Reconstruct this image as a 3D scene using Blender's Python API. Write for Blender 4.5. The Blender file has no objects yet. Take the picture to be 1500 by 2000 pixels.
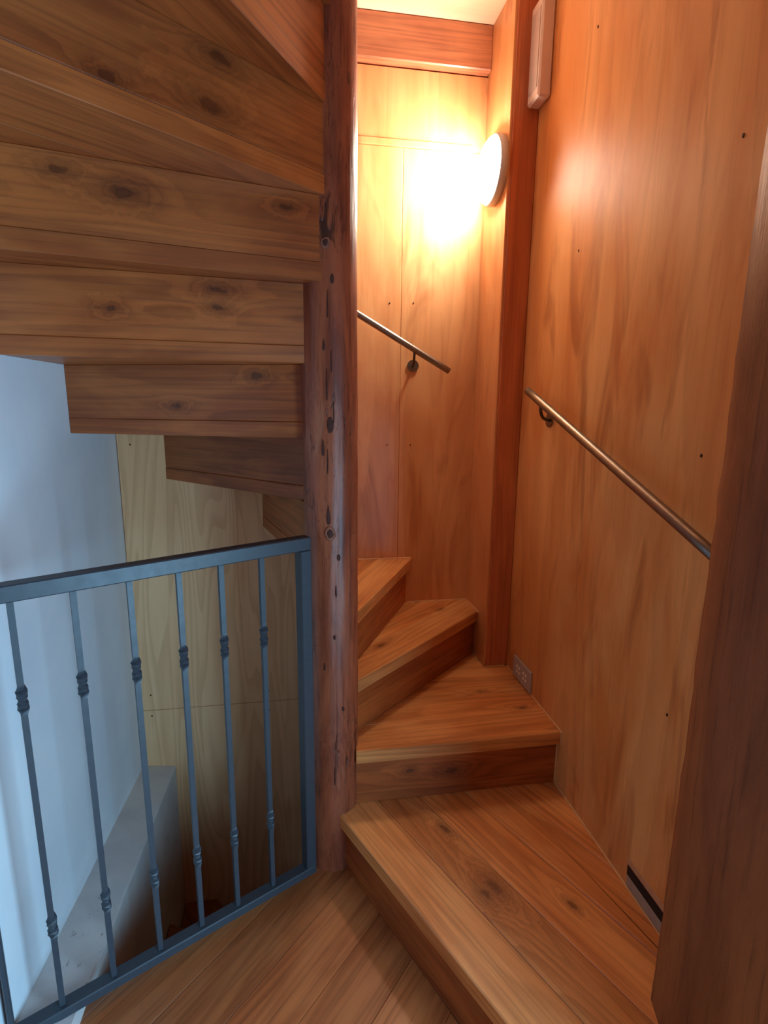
import bpy, bmesh, math, random
from mathutils import Vector, Matrix, noise

random.seed(7)
S = bpy.context.scene
COL = S.collection
D2R = math.pi / 180

# ------------------------------------------------------------------ camera, world, daylight, exposure
F_PX, PITCH, ROLL, YAW, EYE = 1070.27, 0.19856, -0.00971, 0.16631, 1.4571
cam = bpy.data.cameras.new('camera')
cam_o = bpy.data.objects.new('camera', cam); COL.objects.link(cam_o)
cam.sensor_fit = 'VERTICAL'; cam.sensor_height = 24.0
cam.lens = F_PX / 2000 * 24.0
cam.clip_start = 0.02
_f = Vector((math.sin(YAW) * math.cos(PITCH), math.cos(YAW) * math.cos(PITCH), -math.sin(PITCH)))
_r = Vector((math.cos(YAW), -math.sin(YAW), 0)); _d = _f.cross(_r)
_r2 = math.cos(ROLL) * _r + math.sin(ROLL) * _d
_d2 = -math.sin(ROLL) * _r + math.cos(ROLL) * _d
_m = Matrix((( _r2.x, -_d2.x, -_f.x), (_r2.y, -_d2.y, -_f.y), (_r2.z, -_d2.z, -_f.z))).to_4x4()
_m.translation = (0, 0, EYE)
cam_o.matrix_world = _m
S.camera = cam_o

w = bpy.data.worlds.new('sky'); S.world = w; w.use_nodes = True
w.node_tree.nodes['Background'].inputs[0].default_value = (0.45, 0.66, 1.0, 1)
w.node_tree.nodes['Background'].inputs[1].default_value = 0.6

dl = bpy.data.lights.new('added_daylight', 'AREA'); dl.shape = 'RECTANGLE'; dl.size = 1.0; dl.size_y = 1.2
dl.energy = 54; dl.color = (0.36, 0.71, 1.0)
dlo = bpy.data.objects.new('added_daylight', dl); COL.objects.link(dlo)
dlo.location = (0.87, -0.20, 0.70); dlo.rotation_euler = (math.radians(90), 0, math.radians(90))   # daylight lamp in an added, unseen window, placed to brighten the left wall

LAMP_STRENGTH = 142.0
vs = S.view_settings
vs.view_transform = 'Standard'; vs.look = 'None'; vs.gamma = 1.0; vs.use_curve_mapping = False
vs.exposure = 0.18
S.cycles.use_denoising = True
S.cycles.max_bounces = 7; S.cycles.diffuse_bounces = 5; S.cycles.glossy_bounces = 3
S.cycles.sample_clamp_indirect = 8.0

# ------------------------------------------------------------------ dimensions
XL, W, B = -0.66, 0.85, 2.234           # left wall, right wall, back wall
CX, CY, LR = 0.105, 1.553, 0.077        # log post
R = 0.20; TT = 0.045                    # riser height, tread thickness
ZTOP, ZLOW = 4.4, -2.6
ZC = 2.79

# ------------------------------------------------------------------ helpers
def tag(o, label=None, cat=None, group=None, kind=None):
    if label: o['label'] = label
    if cat: o['category'] = cat
    if group: o['group'] = group
    if kind: o['kind'] = kind
    return o

def link(name, me, mat=None, parent=None, loc=(0, 0, 0), rz=0.0):
    o = bpy.data.objects.new(name, me); COL.objects.link(o)
    if mat is not None: me.materials.append(mat)
    o.location = loc; o.rotation_euler = (0, 0, rz)
    if parent is not None:
        o.parent = parent
    return o

def empty(name, loc=(0, 0, 0), rz=0.0, parent=None):
    o = bpy.data.objects.new(name, None); COL.objects.link(o)
    o.location = loc; o.rotation_euler = (0, 0, rz); o.empty_display_size = .05
    if parent is not None: o.parent = parent
    return o

def obj(name, bm, mat, parent=None, loc=(0, 0, 0), rz=0.0, smooth=False):
    me = bpy.data.meshes.new(name); bm.normal_update(); bm.to_mesh(me); bm.free()
    if smooth:
        for p in me.polygons: p.use_smooth = True
    return link(name, me, mat, parent, loc, rz)

def add_box(bm, a, b, bevel=0.0):
    x0, y0, z0 = a; x1, y1, z1 = b
    vs_ = [bm.verts.new(v) for v in ((x0,y0,z0),(x1,y0,z0),(x1,y1,z0),(x0,y1,z0),(x0,y0,z1),(x1,y0,z1),(x1,y1,z1),(x0,y1,z1))]
    fs = [bm.faces.new([vs_[i] for i in f]) for f in ((3,2,1,0),(4,5,6,7),(0,1,5,4),(1,2,6,5),(2,3,7,6),(3,0,4,7))]
    if bevel:
        es = list({e for f in fs for e in f.edges})
        bmesh.ops.bevel(bm, geom=es, offset=bevel, segments=1, affect='EDGES', profile=.5)
    return bm

def box(a, b, bevel=0.0):
    return add_box(bmesh.new(), a, b, bevel)

def prism(pts, z0, z1, bevel=0.0):
    bm = bmesh.new(); n = len(pts)
    lo = [bm.verts.new((x, y, z0)) for x, y in pts]; hi = [bm.verts.new((x, y, z1)) for x, y in pts]
    bm.faces.new(lo[::-1]); bm.faces.new(hi)
    for i in range(n): bm.faces.new((lo[i], lo[(i+1) % n], hi[(i+1) % n], hi[i]))
    if bevel:
        bmesh.ops.bevel(bm, geom=list(bm.edges), offset=bevel, segments=1, affect='EDGES', profile=.5)
    return bm

def clip(poly, n, c):
    """keep the side n.p >= c"""
    out = []
    for i in range(len(poly)):
        a, b = poly[i], poly[(i+1) % len(poly)]
        da = n[0]*a[0] + n[1]*a[1] - c; db = n[0]*b[0] + n[1]*b[1] - c
        if da >= 0: out.append(a)
        if (da > 0 and db < 0) or (da < 0 and db > 0):
            t = da / (da - db); out.append((a[0] + t*(b[0]-a[0]), a[1] + t*(b[1]-a[1])))
    res = []
    for q in out:
        if not res or math.hypot(q[0]-res[-1][0], q[1]-res[-1][1]) > 1e-4: res.append(q)
    if len(res) > 1 and math.hypot(res[0][0]-res[-1][0], res[0][1]-res[-1][1]) < 1e-4: res.pop()
    return res

def area(poly):
    return 0.5*sum(poly[i][0]*poly[(i+1) % len(poly)][1] - poly[(i+1) % len(poly)][0]*poly[i][1] for i in range(len(poly)))

def tube(bm, pts, rad, seg=14, cap=True):
    pts = [Vector(p) for p in pts]; rings = []; up = None
    for i, p in enumerate(pts):
        t = (pts[min(i+1, len(pts)-1)] - pts[max(i-1, 0)]).normalized()
        if up is None:
            up = t.orthogonal().normalized()
        up = (up - t*up.dot(t)).normalized(); s = t.cross(up)
        rr = rad[i] if isinstance(rad, (list, tuple)) else rad
        rings.append([bm.verts.new(p + rr*(math.cos(a)*up + math.sin(a)*s)) for a in [2*math.pi*k/seg for k in range(seg)]])
    for a, b in zip(rings, rings[1:]):
        for k in range(seg): bm.faces.new((a[k], a[(k+1) % seg], b[(k+1) % seg], b[k]))
    if cap:
        bm.faces.new(rings[0][::-1]); bm.faces.new(rings[-1])
    return bm

# ------------------------------------------------------------------ materials
def srgb(r, g, b):
    f = lambda c: (c/255/12.92) if c/255 <= .04045 else ((c/255+.055)/1.055)**2.4
    return (f(r), f(g), f(b), 1)

class NT:
    def __init__(s, name):
        s.m = bpy.data.materials.new(name); s.m.use_nodes = True; s.t = s.m.node_tree
        s.bsdf = s.t.nodes['Principled BSDF']
    def n(s, typ, **kw):
        nd = s.t.nodes.new(typ)
        for k, v in kw.items(): setattr(nd, k, v)
        return nd
    def l(s, a, b): s.t.links.new(a, b)
    def val(s, sock, v):
        if hasattr(v, 'is_output') or isinstance(v, bpy.types.NodeSocket): s.l(v, sock)
        else: sock.default_value = v
    def math(s, op, a, b=0.0, c=0.0, clamp=False):
        nd = s.n('ShaderNodeMath', operation=op, use_clamp=clamp)
        s.val(nd.inputs[0], a); s.val(nd.inputs[1], b)
        if len(nd.inputs) > 2: s.val(nd.inputs[2], c)
        return nd.outputs[0]
    def vmath(s, op, a, b=(0, 0, 0)):
        nd = s.n('ShaderNodeVectorMath', operation=op); s.val(nd.inputs[0], a); s.val(nd.inputs[1], b)
        return nd.outputs['Value'] if op in ('LENGTH', 'DOT_PRODUCT', 'DISTANCE') else nd.outputs[0]
    def noise(s, vec, scale, detail=3, rough=.5, dist=0.0):
        nd = s.n('ShaderNodeTexNoise'); s.l(vec, nd.inputs['Vector'])
        nd.inputs['Scale'].default_value = scale; nd.inputs['Detail'].default_value = detail
        nd.inputs['Roughness'].default_value = rough; nd.inputs['Distortion'].default_value = dist
        return nd.outputs['Fac']
    def remap(s, v, a, b, c=0.0, d=1.0):
        nd = s.n('ShaderNodeMapRange'); nd.interpolation_type = 'SMOOTHSTEP'
        s.val(nd.inputs[0], v)
        for i, x in enumerate((a, b, c, d)): nd.inputs[i+1].default_value = x
        return nd.outputs[0]
    def mix(s, fac, a, b, mode='MIX'):
        nd = s.n('ShaderNodeMix', data_type='RGBA', blend_type=mode)
        s.val(nd.inputs[0], fac); s.val(nd.inputs[6], a); s.val(nd.inputs[7], b)
        return nd.outputs[2]
    def bump(s, h, strength, dist=.002):
        nd = s.n('ShaderNodeBump'); nd.inputs['Strength'].default_value = strength; nd.inputs['Distance'].default_value = dist
        s.l(h, nd.inputs['Height']); s.l(nd.outputs[0], s.bsdf.inputs['Normal'])

def coords(N, axis, rnd):
    tc = N.n('ShaderNodeTexCoord').outputs['Object']
    if rnd:
        oi = N.n('ShaderNodeObjectInfo').outputs['Random']
        off = N.n('ShaderNodeCombineXYZ'); 
        N.l(N.math('MULTIPLY', oi, 37.0), off.inputs[0]); N.l(N.math('MULTIPLY', oi, 91.0), off.inputs[1]); N.l(N.math('MULTIPLY', oi, 53.0), off.inputs[2])
        v = N.vmath('ADD', tc, off.outputs[0])
    else:
        oi = None; v = tc
    return tc, v, oi

def stretch(N, v, axis, k):
    s = [1.0, 1.0, 1.0]; s[axis] = k
    return N.vmath('MULTIPLY', v, tuple(s))

def wood(name, light, mid, dark, axis=0, grain=11.0, rough=.34, knots=True, coat=.25, bump=.25, rnd=True, ringfreq=15.0, tone=.22):
    """stained softwood: contour-line grain along one axis, knots set per board by the object's knot properties"""
    N = NT(name); tc, v, oi = coords(N, axis, rnd)
    field = N.noise(stretch(N, v, axis, .055), grain*.5, 2.0, .5, .25)
    kdark = None; klight = None
    if knots:
        st = N.n('ShaderNodeSeparateXYZ'); N.l(tc, st.inputs[0])
        wv = N.math('MULTIPLY', N.math('SUBTRACT', N.noise(v, 55.0, 2.0), .5), .020)
        for i in (1, 2, 3):
            at = N.n('ShaderNodeAttribute', attribute_type='OBJECT', attribute_name='knot%d' % i)
            sep = N.n('ShaderNodeSeparateXYZ'); N.l(at.outputs['Vector'], sep.inputs[0])
            dx = N.math('SUBTRACT', st.outputs[0], sep.outputs[0]); dy = N.math('SUBTRACT', st.outputs[1], sep.outputs[1])
            dd = N.math('SQRT', N.math('ADD', N.math('MULTIPLY', N.math('MULTIPLY', dx, dx), .22), N.math('MULTIPLY', dy, dy)))
            q = N.math('DIVIDE', N.math('ADD', dd, wv), N.math('MAXIMUM', sep.outputs[2], .0005))
            field = N.math('ADD', field, N.math('DIVIDE', .30, N.math('ADD', 1.0, N.math('MULTIPLY', N.math('MULTIPLY', q, q), .25))))
            k = N.math('ADD', N.math('MULTIPLY', N.remap(q, .5, 1.2, 1, 0), .35), N.math('MULTIPLY', N.remap(q, .6, 4.0, 1, 0), .42))
            kdark = k if kdark is None else N.math('MAXIMUM', kdark, k)
    ring = N.math('FRACT', N.math('MULTIPLY', field, ringfreq))
    late = N.math('MULTIPLY', N.remap(ring, .20, .90), N.remap(ring, .90, 1.0, 1, 0))
    fibre = N.noise(stretch(N, v, axis, .02), 120.0, 2.0, .6)
    blot = N.noise(stretch(N, v, axis, .30), 8.0, 3.0, .6, .4)
    c = N.mix(N.remap(blot, .32, .68), light, mid)
    c = N.mix(N.math('MULTIPLY', late, N.remap(blot, .25, .70, .12, .42)), c, dark)
    c = N.mix(N.math('MULTIPLY', N.remap(fibre, .48, .72), .34), c, dark)
    c = N.mix(N.math('MULTIPLY', N.remap(fibre, .42, .26), .22), c, tuple(min(1, x*1.35) for x in light[:3]) + (1,))
    if kdark is not None:
        c = N.mix(N.math('MULTIPLY', kdark, 1.0, clamp=True), c, (dark[0]*.42, dark[1]*.40, dark[2]*.45, 1))
    if oi is not None:
        hsv = N.n('ShaderNodeHueSaturation')
        N.l(N.math('ADD', N.math('MULTIPLY', N.math('FRACT', N.math('MULTIPLY', oi, 7.31)), tone), 1-tone*.5), hsv.inputs['Value'])
        N.l(c, hsv.inputs['Color']); c = hsv.outputs[0]
    N.l(c, N.bsdf.inputs['Base Color'])
    N.l(N.math('ADD', N.math('MULTIPLY', fibre, .22), rough-.08), N.bsdf.inputs['Roughness'])
    N.bsdf.inputs['Coat Weight'].default_value = coat; N.bsdf.inputs['Coat Roughness'].default_value = .22
    N.bump(fibre, bump, .0012)
    return N.m

def plywood(name, light, mid, dark, axis=2, rough=.30, coat=.45, streak=.8, ringfreq=11.0, ringmix=.15, bump=.12, drips=True, coat_rough=.2, fscale=2.4):
    N = NT(name); tc, v, oi = coords(N, axis, False)
    a = N.noise(stretch(N, v, axis, .28), 6.0, 3.0, .6, .6)
    b = N.noise(stretch(N, v, axis, .5), 1.7, 1.0, .55)
    c = N.mix(N.remap(a, .30, .74), light, mid)
    c = N.mix(N.math('MULTIPLY', N.remap(b, .44, .72), streak), c, mid)
    field = N.noise(stretch(N, v, axis, .11), fscale, 2.0, .45, .5)
    ring = N.math('FRACT', N.math('MULTIPLY', field, ringfreq))
    late = N.math('MULTIPLY', N.remap(ring, .25, .92), N.remap(ring, .92, 1.0, 1, 0))
    c = N.mix(N.math('MULTIPLY', late, ringmix), c, dark)
    fibre = N.noise(stretch(N, v, axis, .03), 130.0, 1.0, .6)
    c = N.mix(N.math('MULTIPLY', N.remap(fibre, .52, .75), .12), c, dark)
    if drips:
        dr = N.noise(stretch(N, v, axis, .20), 8.0, 3.0, .6, 1.0)
        c = N.mix(N.math('MULTIPLY', N.remap(dr, .52, .74), .62), c, dark)
    N.l(c, N.bsdf.inputs['Base Color'])
    N.bsdf.inputs['Roughness'].default_value = rough; N.bsdf.inputs['Specular IOR Level'].default_value = .35
    N.bsdf.inputs['Coat Weight'].default_value = coat; N.bsdf.inputs['Coat Roughness'].default_value = coat_rough
    N.bump(N.noise(stretch(N, v, axis, .28), 9.0, 1.0, .6), bump*1.3, .004)
    return N.m

def plain(name, col, rough=.5, metal=0.0, mottled=0.0, scale=30.0, bump=0.0):
    N = NT(name); tc = N.n('ShaderNodeTexCoord').outputs['Object']
    f = N.noise(tc, scale, 4.0, .6)
    lo = tuple(c*(1-mottled) for c in col[:3]) + (1,)
    N.l(N.mix(N.remap(f, .35, .68), col, lo), N.bsdf.inputs['Base Color'])
    N.l(N.math('ADD', N.math('MULTIPLY', f, .15), rough-.07), N.bsdf.inputs['Roughness'])
    N.bsdf.inputs['Metallic'].default_value = metal
    if bump: N.bump(f, bump, .002)
    return N.m

M = {}
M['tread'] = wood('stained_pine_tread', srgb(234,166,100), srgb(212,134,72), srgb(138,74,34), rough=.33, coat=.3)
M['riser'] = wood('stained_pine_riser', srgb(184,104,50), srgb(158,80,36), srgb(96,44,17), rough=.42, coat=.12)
M['floor'] = wood('stained_pine_floor', srgb(194,120,70), srgb(172,96,52), srgb(110,56,28), rough=.36, coat=.2)
M['beam'] = wood('stained_beam', srgb(200,128,88), srgb(176,102,70), srgb(116,60,42), rough=.4, knots=False, grain=16, rnd=False)
M['ply'] = plywood('stained_plywood', srgb(244,188,122), srgb(222,146,80), srgb(158,84,36), rough=.46, coat=.16, coat_rough=.45)
M['ply2'] = plywood('stained_plywood_panel', srgb(236,182,128), srgb(216,148,94), srgb(168,100,58), rough=.46, coat=.20, coat_rough=.18)
M['post'] = wood('stained_post', srgb(218,134,86), srgb(200,116,72), srgb(150,78,50), axis=2, rough=.42, knots=False, grain=10, rnd=False, coat=.1)
M['raw'] = plywood('raw_plywood', srgb(252,206,158), srgb(244,192,142), srgb(196,140,92), rough=.62, coat=0.0, ringfreq=16.0, ringmix=.30, bump=.05, drips=False, fscale=5.0)
M['ceil'] = plywood('pale_ceiling_board', srgb(236,206,178), srgb(222,182,150), srgb(188,140,108), axis=0, rough=.5, coat=.1, ringmix=.2)
M['steel'] = plain('brushed_steel', srgb(150,140,130), .36, 1.0, .15, 60)
M['steel_dark'] = plain('dark_bracket_steel', srgb(96,84,76), .42, 1.0, .2, 60)
M['gate'] = plain('grey_blue_powder_coat', srgb(58,66,76), .42, 0.0, .12, 40)
M['lamp_base'] = plain('lamp_base_plastic', srgb(214,212,208), .4, 0, .04)
M['box'] = plain('off_white_plastic', srgb(226,206,196), .45, 0, .05, 20)
M['grille'] = plain('greyed_plastic_grille', srgb(196,178,172), .5, 0, .05, 20)
M['outlet'] = plain('grey_outlet_plastic', srgb(184,168,156), .4, 0.0, .08, 60)
M['pin'] = plain('white_print', srgb(250,244,232), .4)
M['black'] = plain('slot_shade', srgb(22,18,18), .7)
M['caulk'] = plain('pale_sealant', srgb(236,190,140), .5, 0, .15, 40)
M['nail'] = plain('nail_head', srgb(58,30,16), .5, .3)
M['rawcut'] = plain('cut_plywood_edge', srgb(206,160,124), .6, 0, .1, 60)
M['greycut'] = plain('grey_cut_edge', srgb(170,156,144), .7, 0, .1, 60)

def white_wall():
    N = NT('white_plaster'); tc = N.n('ShaderNodeTexCoord').outputs['Object']
    a = N.noise(tc, 3.0, 4.0, .6); b = N.noise(tc, 90.0, 3.0, .6)
    c = N.mix(N.remap(a, .3, .75), srgb(240,244,248), srgb(228,234,242))
    N.l(c, N.bsdf.inputs['Base Color']); N.bsdf.inputs['Roughness'].default_value = .7
    N.bump(N.math('ADD', a, N.math('MULTIPLY', b, .2)), .18, .004)
    return N.m
def ledge_mat():
    N = NT('scuffed_white_paint'); tc = N.n('ShaderNodeTexCoord').outputs['Object']
    a = N.noise(tc, 4.0, 4.0, .6); d = N.noise(N.vmath('MULTIPLY', tc, (2.2, .8, 1.0)), 30.0, 5.0, .7)
    m = N.noise(tc, 2.6, 2.0)
    c = N.mix(N.remap(a, .3, .75), srgb(226,222,218), srgb(204,202,204))
    k = N.math('MULTIPLY', N.remap(d, .60, .70), N.remap(m, .50, .62))
    c = N.mix(N.math('MULTIPLY', k, .75), c, srgb(84,72,66))
    N.l(c, N.bsdf.inputs['Base Color']); N.bsdf.inputs['Roughness'].default_value = .65
    N.bump(d, .1, .002)
    return N.m
M['white'] = white_wall(); M['ledge'] = ledge_mat()

def log_mat():
    N = NT('varnished_log'); tc = N.n('ShaderNodeTexCoord').outputs['Object']
    a = N.noise(stretch(N, tc, 2, .22), 14.0, 4.0, .62, .6)
    b = N.noise(stretch(N, tc, 2, .06), 60.0, 4.0, .65, .5)
    c3 = N.noise(tc, 4.0, 3.0)
    c = N.mix(N.remap(a, .32, .70), srgb(170,92,60), srgb(128,60,40))
    c = N.mix(N.math('MULTIPLY', N.remap(b, .50, .70), .55), c, srgb(66,26,22))
    pit = N.noise(stretch(N, tc, 2, .30), 34.0, 3.0, .7, 1.2)
    pm = N.math('MULTIPLY', N.remap(pit, .60, .72), N.remap(c3, .42, .60))
    c = N.mix(N.math('MULTIPLY', pm, .85), c, srgb(44,22,18))
    vein = N.noise(stretch(N, tc, 2, .07), 38.0, 3.0, .7, 2.2)
    c = N.mix(N.math('MULTIPLY', N.math('MULTIPLY', N.remap(N.math('ABSOLUTE', N.math('SUBTRACT', vein, .5)), .018, .0), N.remap(c3, .40, .58)), .7), c, srgb(54,24,18))
    worn = N.math('MULTIPLY', N.remap(N.noise(stretch(N, tc, 2, .16), 22.0, 4.0, .65, .8), .56, .70), N.remap(c3, .46, .62))
    c = N.mix(N.math('MULTIPLY', worn, .45), c, srgb(186,124,94))
    N.l(c, N.bsdf.inputs['Base Color'])
    N.bsdf.inputs['Roughness'].default_value = .46; N.bsdf.inputs['Coat Weight'].default_value = .15; N.bsdf.inputs['Coat Roughness'].default_value = .3
    N.bump(N.math('SUBTRACT', N.math('ADD', a, N.math('MULTIPLY', b, .6)), N.math('MULTIPLY', pm, 1.2)), .55, .004)
    return N.m
M['log'] = log_mat()

def old_post():
    N = NT('weathered_timber'); tc = N.n('ShaderNodeTexCoord').outputs['Object']
    a = N.noise(stretch(N, tc, 2, .2), 9.0, 4.0, .6, .5); b = N.noise(stretch(N, tc, 2, .04), 80.0, 4.0, .65)
    c = N.mix(N.remap(a, .3, .72), srgb(160,104,68), srgb(122,72,44))
    c = N.mix(N.math('MULTIPLY', N.remap(b, .5, .72), .5), c, srgb(66,40,28))
    ch = N.noise(tc, 42.0, 3.0, .6)
    N.l(c, N.bsdf.inputs['Base Color']); N.bsdf.inputs['Roughness'].default_value = .5
    N.bump(N.math('ADD', N.math('ADD', a, b), N.math('MULTIPLY', ch, .5)), .5, .004)
    return N.m
M['oldpost'] = old_post()

def emit(name, col, s):
    N = NT(name)
    N.bsdf.inputs['Base Color'].default_value = (.9, .9, .9, 1)
    N.bsdf.inputs['Emission Color'].default_value = col; N.bsdf.inputs['Emission Strength'].default_value = s
    return N.m
M['glow'] = emit('lit_diffuser', (1.0, .90, .74, 1), LAMP_STRENGTH)
def glass_mat():
    N = NT('added_window_glass'); N.bsdf.inputs['Transmission Weight'].default_value = 1.0
    N.bsdf.inputs['Roughness'].default_value = 0.0; N.bsdf.inputs['IOR'].default_value = 1.02
    return N.m
M['glass'] = glass_mat()
M['frame'] = plain('added_window_paint', srgb(225, 222, 215), .5)

# ------------------------------------------------------------------ the setting
def struct(name, bm, mat, parent=None):
    o = obj(name, bm, mat, parent)
    if parent is None: o['kind'] = 'structure'
    return o

YR = -2.0
wall_left = struct('wall_left', box((XL-.12, .90, ZLOW), (XL, B, ZTOP)), M['white'])
struct('wall_left_room', box((XL-.12, YR-.12, ZLOW), (XL, .899, ZTOP)), M['oldpost'])  # unseen room wall, dark timber chosen to cut bounced fill light
wy0, wy1, wz0, wz1 = -.74, .34, .06, 1.34          # low window added behind the viewer, shaped for the daylight it gives
bm = bmesh.new()
add_box(bm, (W, wy1, ZLOW), (W+.10, B+.12, ZTOP)); add_box(bm, (W, YR-.12, ZLOW), (W+.10, wy0, ZTOP))
add_box(bm, (W, wy0, ZLOW), (W+.10, wy1, wz0)); add_box(bm, (W, wy0, wz1), (W+.10, wy1, ZTOP))
wall_right = struct('wall_right', bm, M['ply'])
wall_back = struct('wall_back', box((XL-.12, B, ZLOW), (W, B+.12, ZTOP)), M['raw'])
# unseen rear wall behind the viewer, and the added window for the daylight
struct('wall_rear', box((XL, YR-.12, ZLOW), (W, YR, ZC)), M['oldpost'])  # dark finish picked to keep fill light down
win = struct('added_window_1', box((W+.045, wy0, wz0), (W+.051, wy1, wz1)), M['glass'])
bm = bmesh.new()
for a, b in (((wy0, wz0), (wy0+.04, wz1)), ((wy1-.04, wz0), (wy1, wz1)), ((wy0+.04, wz0), (wy1-.04, wz0+.04)), ((wy0+.04, wz1-.04), (wy1-.04, wz1))):
    add_box(bm, (W+.02, a[0], a[1]), (W+.08, b[0], b[1]))
obj('added_window_frame', bm, M['frame'], win)
# ceilings
bm = bmesh.new()
add_box(bm, (.105, YR, ZC), (W, B, ZC+.10)); add_box(bm, (XL, YR, ZC), (.105, .80, ZC+.10))
struct('ceiling', bm, M['ceil'])
struct('ceiling_stairwell', box((XL, .70, ZTOP-.1), (.205, B, ZTOP)), M['ceil'])
bm = bmesh.new(); add_box(bm, (.105, .80, ZC+.10), (.205, B, ZTOP-.1)); add_box(bm, (XL, .70, ZC+.10), (.205, .80, ZTOP-.1))
struct('wall_stairwell', bm, M['ply2'])

# stained plywood panels and batten on the back wall, each its own sheet
PT = .012
def panel(name, x0, x1, z0, z1, mat, th=PT, bev=.0012):
    return obj(name, box((x0, B-th, z0), (x1, B, z1), bev), mat, wall_back)
panel('stained_panel', .10, .4325, .55, 2.383, M['ply2'])
panel('stained_panel', .4335, .75, .55, 2.383, M['ply2'])
panel('stained_panel', .10, .75, 2.409, 2.64, M['ply2'], .014)
panel('stained_panel', XL, .099, 1.342, ZTOP-.1, M['ply2'])
o = panel('batten', .10, .698, 2.384, 2.408, M['ply2'], .020, .002)
# raw plywood sheets under the stair
panel('raw_panel', XL+.004, .30, .176, 1.341, M['raw'], .010)
panel('raw_panel', XL+.004, .30, ZLOW, .174, M['raw'], .010)
# nail heads
def nail_y(x, z, parent=wall_back):
    bm = bmesh.new(); bmesh.ops.create_cone(bm, cap_ends=True, segments=10, radius1=.0032, radius2=.0026, depth=.002, matrix=Matrix.Translation((x, B-PT-.0008, z)) @ Matrix.Rotation(math.pi/2, 4, 'X'))
    return obj('nail_head', bm, M['nail'], parent)
for x, z in ((.387,1.834),(.482,1.838),(.383,1.283),(.48,1.283),(-.608,1.288),(-.127,.757),(-.607,.246),(-.609,.150),(-.125,.225),(-.124,.134)):
    nail_y(x, z)
for y, z in ((1.61,2.466),(1.626,1.901),(1.03,1.352),(1.037,.746),(1.024,1.954)):
    bm = bmesh.new(); bmesh.ops.create_cone(bm, cap_ends=True, segments=10, radius1=.0030, radius2=.0024, depth=.002, matrix=Matrix.Translation((W-.0006, y, z)) @ Matrix.Rotation(-math.pi/2, 4, 'Y') @ Matrix.Scale(1.5, 4, (1, 0, 0)))
    obj('nail_head', bm, M['nail'], wall_right)

# beam under the ceiling and corner post
o = obj('trim_1', box((.105, B-.05, 2.645), (.75, B, ZC), .004), M['beam']); o['kind'] = 'structure'
o = obj('trim_2', box((.758, 1.974, .40), (W, B, ZC), .0035), M['post']); o['kind'] = 'structure'
obj('lit_facing', box((.7495, 1.976, .40), (.758, B, ZC), .0015), M['ply2'], o)  # added lighter facing, so the post's lamp-side face reads as lit

# weathered post at the near right: rounded, rough edges
def rough_post():
    bm = bmesh.new()
    prof = [(.737,.842),(.7290,.822),(.7215,.795),(.7165,.771),(.714,.74),(.714,.60),(.714,.45),(.722,.40),(.75,.38),(W,.38),(W,.842)]
    rings = []
    nz = 60
    for i in range(nz+1):
        z = ZC*i/nz; ring = []
        for j, (x, y) in enumerate(prof):
            k = noise.noise(Vector((x*9, y*9, z*5))) * .002 + noise.noise(Vector((x*30, y*30, z*22))) * .0022
            ring.append(bm.verts.new((x + (k if x < W-.01 else 0), y - k*.6, z)))
        rings.append(ring)
    n = len(prof)
    for a, b in zip(rings, rings[1:]):
        for j in range(n): bm.faces.new((a[j], b[j], b[(j+1) % n], a[(j+1) % n]))
    bm.faces.new(rings[0]); bm.faces.new(rings[-1][::-1])
    bmesh.ops.recalc_face_normals(bm, faces=bm.faces)
    return obj('trim_3', bm, M['oldpost'], smooth=True)
rough_post()['kind'] = 'structure'

# ------------------------------------------------------------------ boards: split a plan polygon into boards along a direction
def set_knots(o, spots, n=2):
    """knot positions in the board's own plane: x along, y across, z radius"""
    for i in (1, 2, 3):
        o['knot%d' % i] = tuple(map(float, spots[i-1])) if i <= len(spots) else (50.0, 50.0, .001)

def board_split(poly, ang, start, widths, z0, z1, name, mat, parent, knots=(), nk=1, bevel=.0012, gap=.0008):
    """strips parallel to ang, first strip starts at signed offset `start` along the left normal"""
    d = (math.cos(ang), math.sin(ang)); n = (-d[1], d[0])
    offs = [q[0]*n[0] + q[1]*n[1] for q in poly]; c = start; out = []; i = 0
    while c < max(offs) - .004 and i < 60:
        wd = widths[i % len(widths)]; i += 1
        nxt = c + wd
        if max(offs) - nxt < .03: nxt = max(offs) + .01
        sp = clip(poly, n, c + gap/2); 
        if len(sp) > 2: sp = clip(sp, (-n[0], -n[1]), -(nxt - gap/2))
        if len(sp) > 2 and area(sp) > 2e-4:
            cx = sum(q[0] for q in sp)/len(sp); cy = sum(q[1] for q in sp)/len(sp)
            loc = [((q[0]-cx)*d[0] + (q[1]-cy)*d[1], (q[0]-cx)*n[0] + (q[1]-cy)*n[1]) for q in sp]
            o = obj(name, prism(loc, -(z1-z0), 0, bevel), mat, parent, (cx, cy, z1), ang)
            ks = [((k[0]-cx)*d[0] + (k[1]-cy)*d[1], (k[0]-cx)*n[0] + (k[1]-cy)*n[1], k[2]) for k in knots]
            xs = [q[0] for q in loc]; ys = [q[1] for q in loc]
            ks = [k for k in ks if min(xs)-.06 < k[0] < max(xs)+.06 and min(ys)-.03 < k[1] < max(ys)+.03]
            while len(ks) < nk: ks.append((random.uniform(min(xs), max(xs)), random.uniform(min(ys)*.7, max(ys)*.7), random.uniform(.006, .012)))
            set_knots(o, ks[:3]); out.append(o)
        c = nxt
    return out

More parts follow.
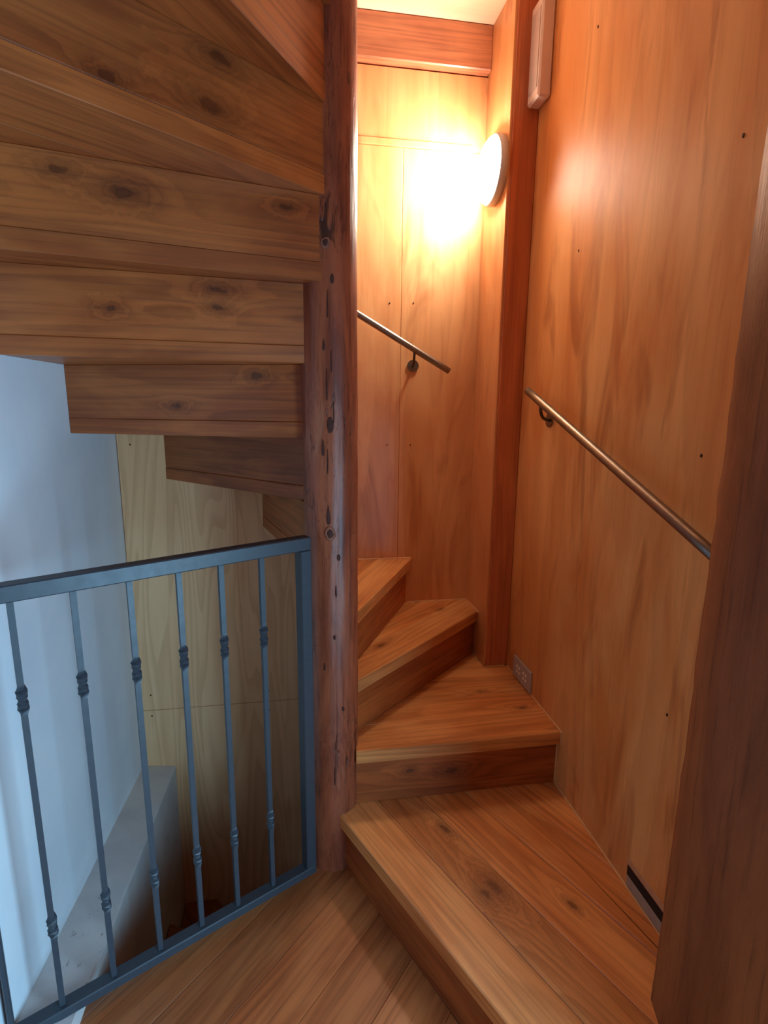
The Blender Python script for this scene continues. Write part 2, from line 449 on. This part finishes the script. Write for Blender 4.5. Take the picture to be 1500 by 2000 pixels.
# ------------------------------------------------------------------ landing floor (structure) with its boards
GP = Vector((.036, 1.462)); GD = Vector((-.88282, -.46971))         # gate line from the log to the left wall
nose1 = (-65.4*D2R, (.125, 1.468))
land = [(XL, YR), (W, YR), (W, .36), (.632, .36), (.632+.0, .36), (.16, 1.47), (.105, 1.553), (GP.x+.015, GP.y+.055), (GP.x+GD.x*.79-.004, GP.y+GD.y*.79+.035)]
land = [q for i, q in enumerate(land) if i == 0 or q != land[i-1]]
floor = struct('floor', prism(land, -.20, -.021), M['riser'])
board_split(land, 227*D2R-math.pi, -2.6, (.145,), -.020, 0.0, 'floor_board', M['floor'], floor, nk=0)
struct('floor_lower', box((XL, .2, ZLOW-.1), (W, B, ZLOW)), M['riser'])

# ------------------------------------------------------------------ the winding staircase
stair = empty('winding_staircase', (CX, CY, 0))
tag(stair, 'stained pine winder staircase spiralling up around the log post', 'staircase')
SQ = [(XL, .80), (W, .80), (W, 1.974), (.75, 1.974), (.75, B-PT), (XL, B-PT)]
# back line of tread k (= back face of riser k+1): angle, a point on it
BACK = {}
def from_nose(ang, pt, off=.042):
    a = ang*D2R; n = (-math.sin(a), math.cos(a)); return (a, (pt[0]+n[0]*off, pt[1]+n[1]*off))
BACK[1] = from_nose(0.0, (.175, 1.500)); BACK[2] = from_nose(41.8, (.182, 1.568)); BACK[3] = from_nose(62.4, (.19, 1.636))
BACK[4] = (85*D2R, (.09, 1.70))
for k, a, pt in ((5, 105.5, (.022, 1.69)), (6, 134.2, (.026, 1.695)), (7, 160.7, (.026, 1.56)), (8, 187.5, (.040, 1.515)), (9, 194.6, (.062, 1.474)), (10, 219.3, (.077, 1.465)), (11, 239.0, (.085, 1.456)), (12, 264, (.11, 1.46)), (13, 288, (.14, 1.47))):
    BACK[k] = (a*D2R, pt)
# parenting keeps world positions: the staircase empty sits at the log base
def local(o): o.location = Vector(o.location) - Vector((CX, CY, 0)); return o

def halfplanes(line):
    a, pt = line; n = (-math.sin(a), math.cos(a)); return n, n[0]*pt[0] + n[1]*pt[1]

TK = {1: [(.50,1.165,.015), (.427,1.374,.008), (.47,1.145,.010), (.68,1.077,.007)], 2: [(.676,1.789,.006), (.78,1.66,.007)], 3: [(.299,1.811,.008), (.601,2.118,.006)]}
# knots on risers: distance from the log along the riser, height, radius
RK = {2: [(.378,.284,.012), (.242,.300,.006)], 8: [(.205,1.523,.008), (.45,1.44,.006)], 9: [(.285,1.726,.008), (.281,1.682,.007), (.53,1.668,.006)],
      10: [(.484,1.894,.013), (.606,1.919,.009), (.126,1.914,.006)], 11: [(.339,2.135,.012), (.365,2.036,.015), (.569,2.009,.008)], 12: [(.42,2.30,.010)]}
for k in range(1, 14):
    if k == 1:
        a, pt = nose1; n = (-math.sin(a), math.cos(a)); c = n[0]*pt[0] + n[1]*pt[1]
        poly = [(.09, 1.42), (.09, .36), (.725, .36), (.725, .80), (.745, .838), (W, .838), (W, 1.60), (.09, 1.60)]
    else:
        n, c = halfplanes(BACK[k-1]); c -= .042; a = BACK[k-1][0]
        poly = list(SQ) if k > 2 else clip(SQ, (1, 0), .172)
    poly = clip(poly, n, c)
    n2, c2 = halfplanes(BACK[k]); poly = clip(poly, (-n2[0], -n2[1]), -c2)
    dm = ((math.cos(a)+math.cos(BACK[k][0])), (math.sin(a)+math.sin(BACK[k][0])))
    poly = clip(poly, dm, dm[0]*CX + dm[1]*CY)
    if area(poly) < 0: poly = poly[::-1]
    tr = empty('tread', (0, 0, 0), 0, stair); tr.location = (-CX, -CY, 0)
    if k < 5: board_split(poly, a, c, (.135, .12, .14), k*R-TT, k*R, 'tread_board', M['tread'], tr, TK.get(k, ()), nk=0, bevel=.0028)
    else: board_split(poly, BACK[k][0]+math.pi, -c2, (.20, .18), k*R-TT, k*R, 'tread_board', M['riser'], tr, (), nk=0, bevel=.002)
    # riser in front of this tread
    if k == 1:
        aa, pt = nose1; nn = (-math.sin(aa), math.cos(aa)); cc = nn[0]*pt[0] + nn[1]*pt[1] + .020
        sub = [(.10, 1.60), (.10, 1.30), (.55, .36), (.75, .36), (.75, 1.60)]
    else:
        nn, cc = halfplanes(BACK[k-1]); cc -= .020; aa = BACK[k-1][0]; sub = list(SQ)
    d = (math.cos(aa), math.sin(aa))
    rp = clip(clip(sub, nn, cc), (-nn[0], -nn[1]), -(cc+.0185)); rp = clip(rp, d, d[0]*CX + d[1]*CY + .03)
    cx = sum(q[0] for q in rp)/len(rp); cy = sum(q[1] for q in rp)/len(rp)
    # build the riser standing up: local x along, local y up, so the grain runs along it
    xs = [(q[0]-cx)*d[0] + (q[1]-cy)*d[1] for q in rp]; x0, x1 = min(xs), max(xs)
    z0, z1 = (k-1)*R + .0006, k*R-TT-.0002
    lp = [((q[0]-cx)*d[0] + (q[1]-cy)*d[1], (q[0]-cx)*nn[0] + (q[1]-cy)*nn[1]) for q in rp]
    hh = (z1-z0)/2
    bm = prism(lp, -hh, hh, .0015)
    for v in bm.verts: v.co = Vector((v.co.x, v.co.z, -v.co.y))
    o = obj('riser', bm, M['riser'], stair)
    o.rotation_euler = (math.pi/2, 0, aa); o.location = (cx-CX, cy-CY, (z0+z1)/2)
    sm = (cx-CX)*d[0] + (cy-CY)*d[1]
    ks = [(q[0]-sm, q[1]-(z0+z1)/2, q[2]) for q in RK.get(k, ())]
    set_knots(o, ks)

# sealant beads where the lower steps meet the right wall and the back wall
def bead(pts, rad=.003):
    bm = tube(bmesh.new(), pts, rad, 6); o = obj('sealant_bead', bm, M['caulk'], stair); o.location = (-CX, -CY, 0); return o
e = .0015
bead([(W-e, .90, R+e), (W-e, 1.515, R+e)], .0032)
bead([(W-e, 1.520, R+.004), (W-e, 1.520, 2*R-TT-.003)])
bead([(W-e, 1.4985, 2*R-TT), (W-e, 1.4985, 2*R), (W-e, 1.505, 2*R+e), (W-e, 1.968, 2*R+e)], .0026)
bead([(W-.012, 1.972, 2*R+e), (.757, 1.972, 2*R+e)], .0022)
bead([(.748, 2.06, 3*R+e), (.748, B-PT-e, 3*R+e), (.48, B-PT-e, 3*R+e)], .0022)
bead([(.49, B-PT-e, 4*R+e), (.12, B-PT-e, 4*R+e)], .0022)

# flight going down behind the gate
down = empty('lower_staircase', (CX, CY, -.2))
tag(down, 'dark wooden winder steps going down behind the metal gate', 'staircase')
SQD = [(-.527, .80), (W, .80), (W, B-.012), (-.527, B-.012)]
dl_ang = [207, 190, 172, 150, 128, 106, 84]
for i in range(6):
    a1, a0 = dl_ang[i]*D2R, dl_ang[i+1]*D2R; z = -(i+1)*R
    n = (-math.sin(a0), math.cos(a0)); n2 = (-math.sin(a1), math.cos(a1))
    poly = clip(clip(SQD, n, n[0]*CX+n[1]*CY-.02), (-n2[0], -n2[1]), -(n2[0]*CX+n2[1]*CY+.02))
    tr = empty('tread', (-CX, -CY, .2), 0, down)
    board_split(poly, a0, n[0]*CX+n[1]*CY-.02, (.14,), z-TT, z, 'tread_board', M['riser'], tr, nk=0)
    rp = clip(clip(SQD, n, n[0]*CX+n[1]*CY), (-n[0], -n[1]), -(n[0]*CX+n[1]*CY+.018)); d = (math.cos(a0), math.sin(a0))
    rp = clip(rp, d, d[0]*CX+d[1]*CY+.03)
    o = obj('riser', prism(rp, z-R, z-TT-.0005), M['riser'], down); o.location = (-CX, -CY, .2); set_knots(o, [])

# sloping painted ledge on the left wall, below the gate
def ledge():
    y0, y1 = 1.02, B-.011
    zt = lambda y: -.095 + .118*(B-y)
    bm = bmesh.new(); N_ = 12; rings = []
    for i in range(N_+1):
        y = y0 + (y1-y0)*i/N_; j = noise.noise(Vector((0, y*9, 3)))*.003
        rings.append([bm.verts.new(v) for v in ((XL, y, -1.2), (-.530, y, -1.2), (-.530+j, y, zt(y)-.006), (-.536+j, y, zt(y)), (XL, y, zt(y)+.012+j))])
    for a, b in zip(rings, rings[1:]):
        for k in range(5): bm.faces.new((a[k], a[(k+1) % 5], b[(k+1) % 5], b[k]))
    bm.faces.new(rings[0][::-1]); bm.faces.new(rings[-1]); bmesh.ops.recalc_face_normals(bm, faces=bm.faces)
    o = obj('trim_4', bm, M['ledge']); o['kind'] = 'structure'
ledge()

# ------------------------------------------------------------------ log post
def log_post():
    root = empty('log_post', (CX, CY, ZLOW))
    tag(root, 'peeled reddish brown log post at the centre of the winding stair', 'post')
    bm = bmesh.new(); seg = 56; nz = 330; rings = []
    H = ZTOP - .1 - ZLOW
    for i in range(nz+1):
        z = H*i/nz; ring = []
        for k in range(seg):
            a = 2*math.pi*k/seg; u = Vector((math.cos(a), math.sin(a), 0))
            q = u*1.0
            rr = LR + .0030*noise.noise(Vector((q.x*1.1, q.y*1.1, z*1.3))) + .0022*noise.noise(Vector((q.x*3, q.y*3, z*2.2))) + .0013*noise.noise(Vector((q.x*7, q.y*7, z*9)))
            crack = noise.noise(Vector((q.x*6.5+5, q.y*6.5, z*.9)))
            if crack > .42: rr -= (crack-.42)*.018
            ring.append(bm.verts.new((rr*u.x, rr*u.y, z)))
        rings.append(ring)
    for a, b in zip(rings, rings[1:]):
        for k in range(seg): bm.faces.new((a[k], a[(k+1) % seg], b[(k+1) % seg], b[k]))
    bm.faces.new(rings[0][::-1]); bm.faces.new(rings[-1])
    obj('trunk', bm, M['log'], root, smooth=True)
    kd = plain('knot_wood', srgb(84,46,38), .8, 0, .4, 120, .3); kr = plain('knot_rim', srgb(158,98,76), .7, 0, .35, 90, .3)
    def onlog(name, ang, z, hw, hh, th, mat, par, shape):
        bm = bmesh.new(); n = 18; rings = []
        for s, t in ((1.0, -.004), (1.0, .0), (.8, th), (.0, th*1.15)):
            ring = []
            for k in range(n):
                b = 2*math.pi*k/n; x = math.cos(b)*hw*s; y = math.sin(b)*hh*s
                j_ = 1 + .22*noise.noise(Vector((math.cos(b)*1.7, math.sin(b)*1.7, z*31 + ang)))
                x *= j_; y *= j_
                if shape == 'spike': x *= max(.15, .6 - .45*math.sin(b))
                aa = ang*D2R + x/LR; rad = LR + .0018 + t
                ring.append(bm.verts.new((rad*math.cos(aa), rad*math.sin(aa), z - ZLOW + y)))
            rings.append(ring)
        for a, b in zip(rings, rings[1:]):
            for k in range(n): bm.faces.new((a[k], a[(k+1) % n], b[(k+1) % n], b[k]))
        bmesh.ops.remove_doubles(bm, verts=bm.verts, dist=1e-6)
        return obj(name, bm, mat, par, smooth=True)
    for ang, z, hw, hh in ((-95.4, 1.098, .0075, .012), (-99, 1.845, .006, .008)):
        rim = onlog('knot', ang, z, hw*2.0, hh*1.8, .0003, kr, root, 'blob')
        onlog('knot_heart', ang, z, hw*1.15, hh*1.2, .0007, kd, rim, 'blob')
    for ang, z, hw, hh in ((-78, 1.028, .0045, .009), (-84, .93, .0022, .016), (-88, .79, .003, .006), (-70, .56, .004, .007), (-98.5, 1.150, .0075, .026), (-99, 1.30, .0022, .035),
                           (-108, 1.335, .005, .020), (-93, 1.395, .0085, .022), (-86, 1.43, .0025, .030), (-99, 1.50, .003, .040), (-90, 1.56, .002, .030), (-104, 1.60, .004, .014),
                           (-96, 1.70, .0022, .035), (-87, 1.76, .005, .012), (-110, .70, .003, .012), (-90, .34, .0025, .030)):
        onlog('bark_scar', ang, z, hw, hh, .0005, kd, root, 'spike' if hh > 2.4*hw and hw < .008 else 'blob')
    return root
log_post()

# ------------------------------------------------------------------ metal gate
def gate():
    root = empty('metal_gate', (GP.x, GP.y, 0), math.atan2(GD.y, GD.x))
    tag(root, 'grey-blue metal gate with twisted balusters beside the log post', 'gate')
    m = M['gate']; L = .783; hw = .018
    obj('top_rail', box((0, -hw, 1.062), (L, hw, 1.098), .0025), m, root)
    obj('bottom_rail', box((0, -hw, .036), (L, hw, .062), .0025), m, root)
    obj('end_post', box((0, -hw, .0622), (.032, hw, 1.0618), .0025), m, root)
    obj('end_post', box((L-.032+.02, -hw, .0622), (L, hw, 1.0618), .0025), m, root)
    h = .0062
    def bar():
        bm = bmesh.new(); zs = [.0625]
        tw = []
        for c in (.845, .282):
            tw.append((c-.036, c+.036))
        pts = [(.0625, 0, 1.0)]
        for lo, hi in sorted(tw):
            n = 18
            for i in range(n+1):
                t = i/n; pts.append((lo+(hi-lo)*t, 360*(t*t*(3-2*t)), 1 + .45*math.sin(math.pi*t)*abs(math.sin(2*math.pi*t))))
        pts.append((1.0615, 0, 1.0)); rings = []
        for z, a, s in pts:
            rings.append([bm.verts.new((h*s*math.sqrt(2)*math.cos(a*D2R+math.pi/4+q*math.pi/2), h*s*math.sqrt(2)*math.sin(a*D2R+math.pi/4+q*math.pi/2), z)) for q in range(4)])
        for a, b in zip(rings, rings[1:]):
            for q in range(4): bm.faces.new((a[q], a[(q+1) % 4], b[(q+1) % 4], b[q]))
        bm.faces.new(rings[0][::-1]); bm.faces.new(rings[-1])
        me = bpy.data.meshes.new('baluster'); bm.normal_update(); bm.to_mesh(me); bm.free(); me.materials.append(m); return me
    me = bar()
    for s in (.139, .247, .349, .457, .568, .679):
        o = bpy.data.objects.new('baluster', me); COL.objects.link(o); o.parent = root; o.location = (s, 0, 0)
    # weld foot where the third baluster from the wall meets the rail
    return root
gate()

# ------------------------------------------------------------------ handrails
def handrail(name, label, p0, p1, wall_axis, brackets):
    a, b = Vector(p0), Vector(p1); mid = (a+b)/2
    root = empty(name, a); tag(root, label, 'handrail', 'steel handrails of the stair')
    bm = bmesh.new(); n = 10
    d = (b-a).normalized()
    pts = [a, a + d*.002] + [a + (b-a)*i/n for i in range(1, n)] + [b - d*.002, b]
    rad = [.0105, .0125] + [.0125]*(n-1) + [.0125, .0105]
    tube(bm, [p - a for p in pts], rad, 18)
    obj('rail', bm, M['steel'], root, smooth=True)
    for t, plate, drop in brackets:
        P = a + (b-a)*t
        nrm = Vector((1, 0, 0)) if wall_axis == 0 else Vector((0, 1, 0)); wallc = W if wall_axis == 0 else B-PT
        Q = Vector(plate)
        bm = bmesh.new()
        low = Vector((P.x, P.y, P.z-.012))
        down_ = Vector((P.x, P.y, Q.z+.012)) + (Q-P)*Vector((0 if wall_axis == 0 else .3, .3 if wall_axis == 0 else 0, 0))
        pts = []
        c1 = Vector((low.x, low.y, Q.z))
        for i in range(9):
            s = i/8; pts.append((1-s)**2*low + 2*s*(1-s)*c1 + s*s*Q)
        tube(bm, [p - a for p in pts], .0052, 10)
        br = obj('bracket', bm, M['steel_dark'], root, smooth=True)
        bm = bmesh.new(); rot = Matrix.Rotation(math.pi/2, 4, 'Y') if wall_axis == 0 else Matrix.Rotation(-math.pi/2, 4, 'X')
        bmesh.ops.create_cone(bm, cap_ends=True, segments=28, radius1=.0235, radius2=.0225, depth=.006, matrix=Matrix.Translation(Q - a - nrm*.003) @ rot)
        obj('wall_plate', bm, M['steel'], br)
    return root
handrail('handrail', 'steel handrail on the right wall running down behind the weathered post', (.785, 1.783, 1.498), (.785, .848, 1.163), 0, [(.115, (W, 1.735, 1.402), .06)])
handrail('handrail', 'short steel handrail on the back wall half hidden by the log', (.62, B-.07, 1.578), (.09, B-.07, 1.874), 1, [(.27, (.484, B-PT, 1.599), .06)])

# ------------------------------------------------------------------ round wall lamp on the corner post
def lamp():
    X, Y, Z, rad = .7495, 2.075, 2.272, .115
    root = empty('wall_lamp', (X, Y, Z)); tag(root, 'round lit white wall lamp on the corner post', 'lamp')
    def disc(prof, name, mat, par):
        bm = bmesh.new(); n = 48; rings = []
        for x, r_ in prof:
            rings.append([bm.verts.new((x, r_*math.cos(2*math.pi*k/n), r_*math.sin(2*math.pi*k/n))) for k in range(n)] if r_ > 0 else [bm.verts.new((x, 0, 0))])
        for a, b in zip(rings, rings[1:]):
            for k in range(n):
                if len(b) == 1: bm.faces.new((a[k], a[(k+1) % n], b[0]))
                elif len(a) == 1: bm.faces.new((a[0], b[(k+1) % n], b[k]))
                else: bm.faces.new((a[k], a[(k+1) % n], b[(k+1) % n], b[k]))
        bmesh.ops.recalc_face_normals(bm, faces=bm.faces)
        return obj(name, bm, mat, par, smooth=True)
    disc([(0, 0), (0, rad*.97), (-.016, rad), (-.028, rad*.97), (-.030, rad*.92), (-.030, 0)], 'base', M['lamp_base'], root)
    g = .104
    disc([(-.0303, 0), (-.0303, g), (-.037, g-.001), (-.048, g*.86), (-.055, g*.6), (-.0585, g*.3), (-.0595, 0)], 'diffuser', M['glow'], root)
lamp()

# ------------------------------------------------------------------ white ventilation box high on the right wall
def wall_box():
    y0, y1, z0, z1 = 1.900, 1.972, 2.428, 2.716; xf = W-.034
    root = empty('wall_vent_box', (W, (1.885+1.972)/2, z0)); tag(root, 'off-white plastic box high on the right wall beside the corner post', 'vent box')
    y0, y1 = 1.885, 1.972
    bm = bmesh.new()
    ym = (y0+y1)/2
    back = [(0, y0-ym), (0, y1-ym)]
    add_box(bm, (-.045, y0-ym, 0), (0, y1-ym, z1-z0), .006)
    obj('housing', bm, M['box'], root)
    obj('grille', box((-.0472, y0-ym+.012, .03), (-.0450, y1-ym-.012, z1-z0-.03), .0008), M['grille'], root)
wall_box()

# ------------------------------------------------------------------ socket outlet low on the right wall
def outlet():
    y0, y1, z0, z1 = 1.735, 1.893, .405, .488; ym, zm = (y0+y1)/2, (z0+z1)/2
    root = empty('wall_outlet', (W, ym, z0)); tag(root, 'grey double power outlet on the right wall above the second step', 'power outlet')
    obj('cover_plate', box((-.009, y0-ym, 0), (0, y1-ym, z1-z0), .002), M['outlet'], root)
    for c in (-.030, .030):
        for dy, dz, t in ((-.010, .010, 12), (.010, .010, -12), (-.010, -.010, 0), (.010, -.010, 0)):
            obj('contact_slot', box((-.0100, c+dy-.0045, zm-z0+dz-.0045), (-.0088, c+dy+.0045, zm-z0+dz+.0045)), M['pin'], root)
    obj('indicator', box((-.0098, -.002, zm-z0-.003), (-.0088, .002, zm-z0+.003)), M['grille'], root)
outlet()

# ------------------------------------------------------------------ slot low in the right wall, its inner shade a flat dark strip
def slot():
    y0, y1, z0, z1 = .860, 1.112, .206, .290
    root = empty('wall_slot_vent', (W, (y0+y1)/2, z0)); ym = (y0+y1)/2
    tag(root, 'vent slot with painted dark inside and pale cut edges low on the right wall', 'vent')
    obj('shade_strip', box((-.0012, y0-ym, .030), (0, y1-ym, .062)), M['black'], root)  # flat black strip stands in for the shade inside the slot
    obj('upper_edge', box((-.003, y0-ym, .0622), (0, y1-ym, .080), .0006), M['rawcut'], root)
    obj('lower_edge', box((-.004, y0-ym, .002), (0, y1-ym-.004, .0298), .0006), M['greycut'], root)  # flat grey strip stands in for the lit floor of the cut
slot()
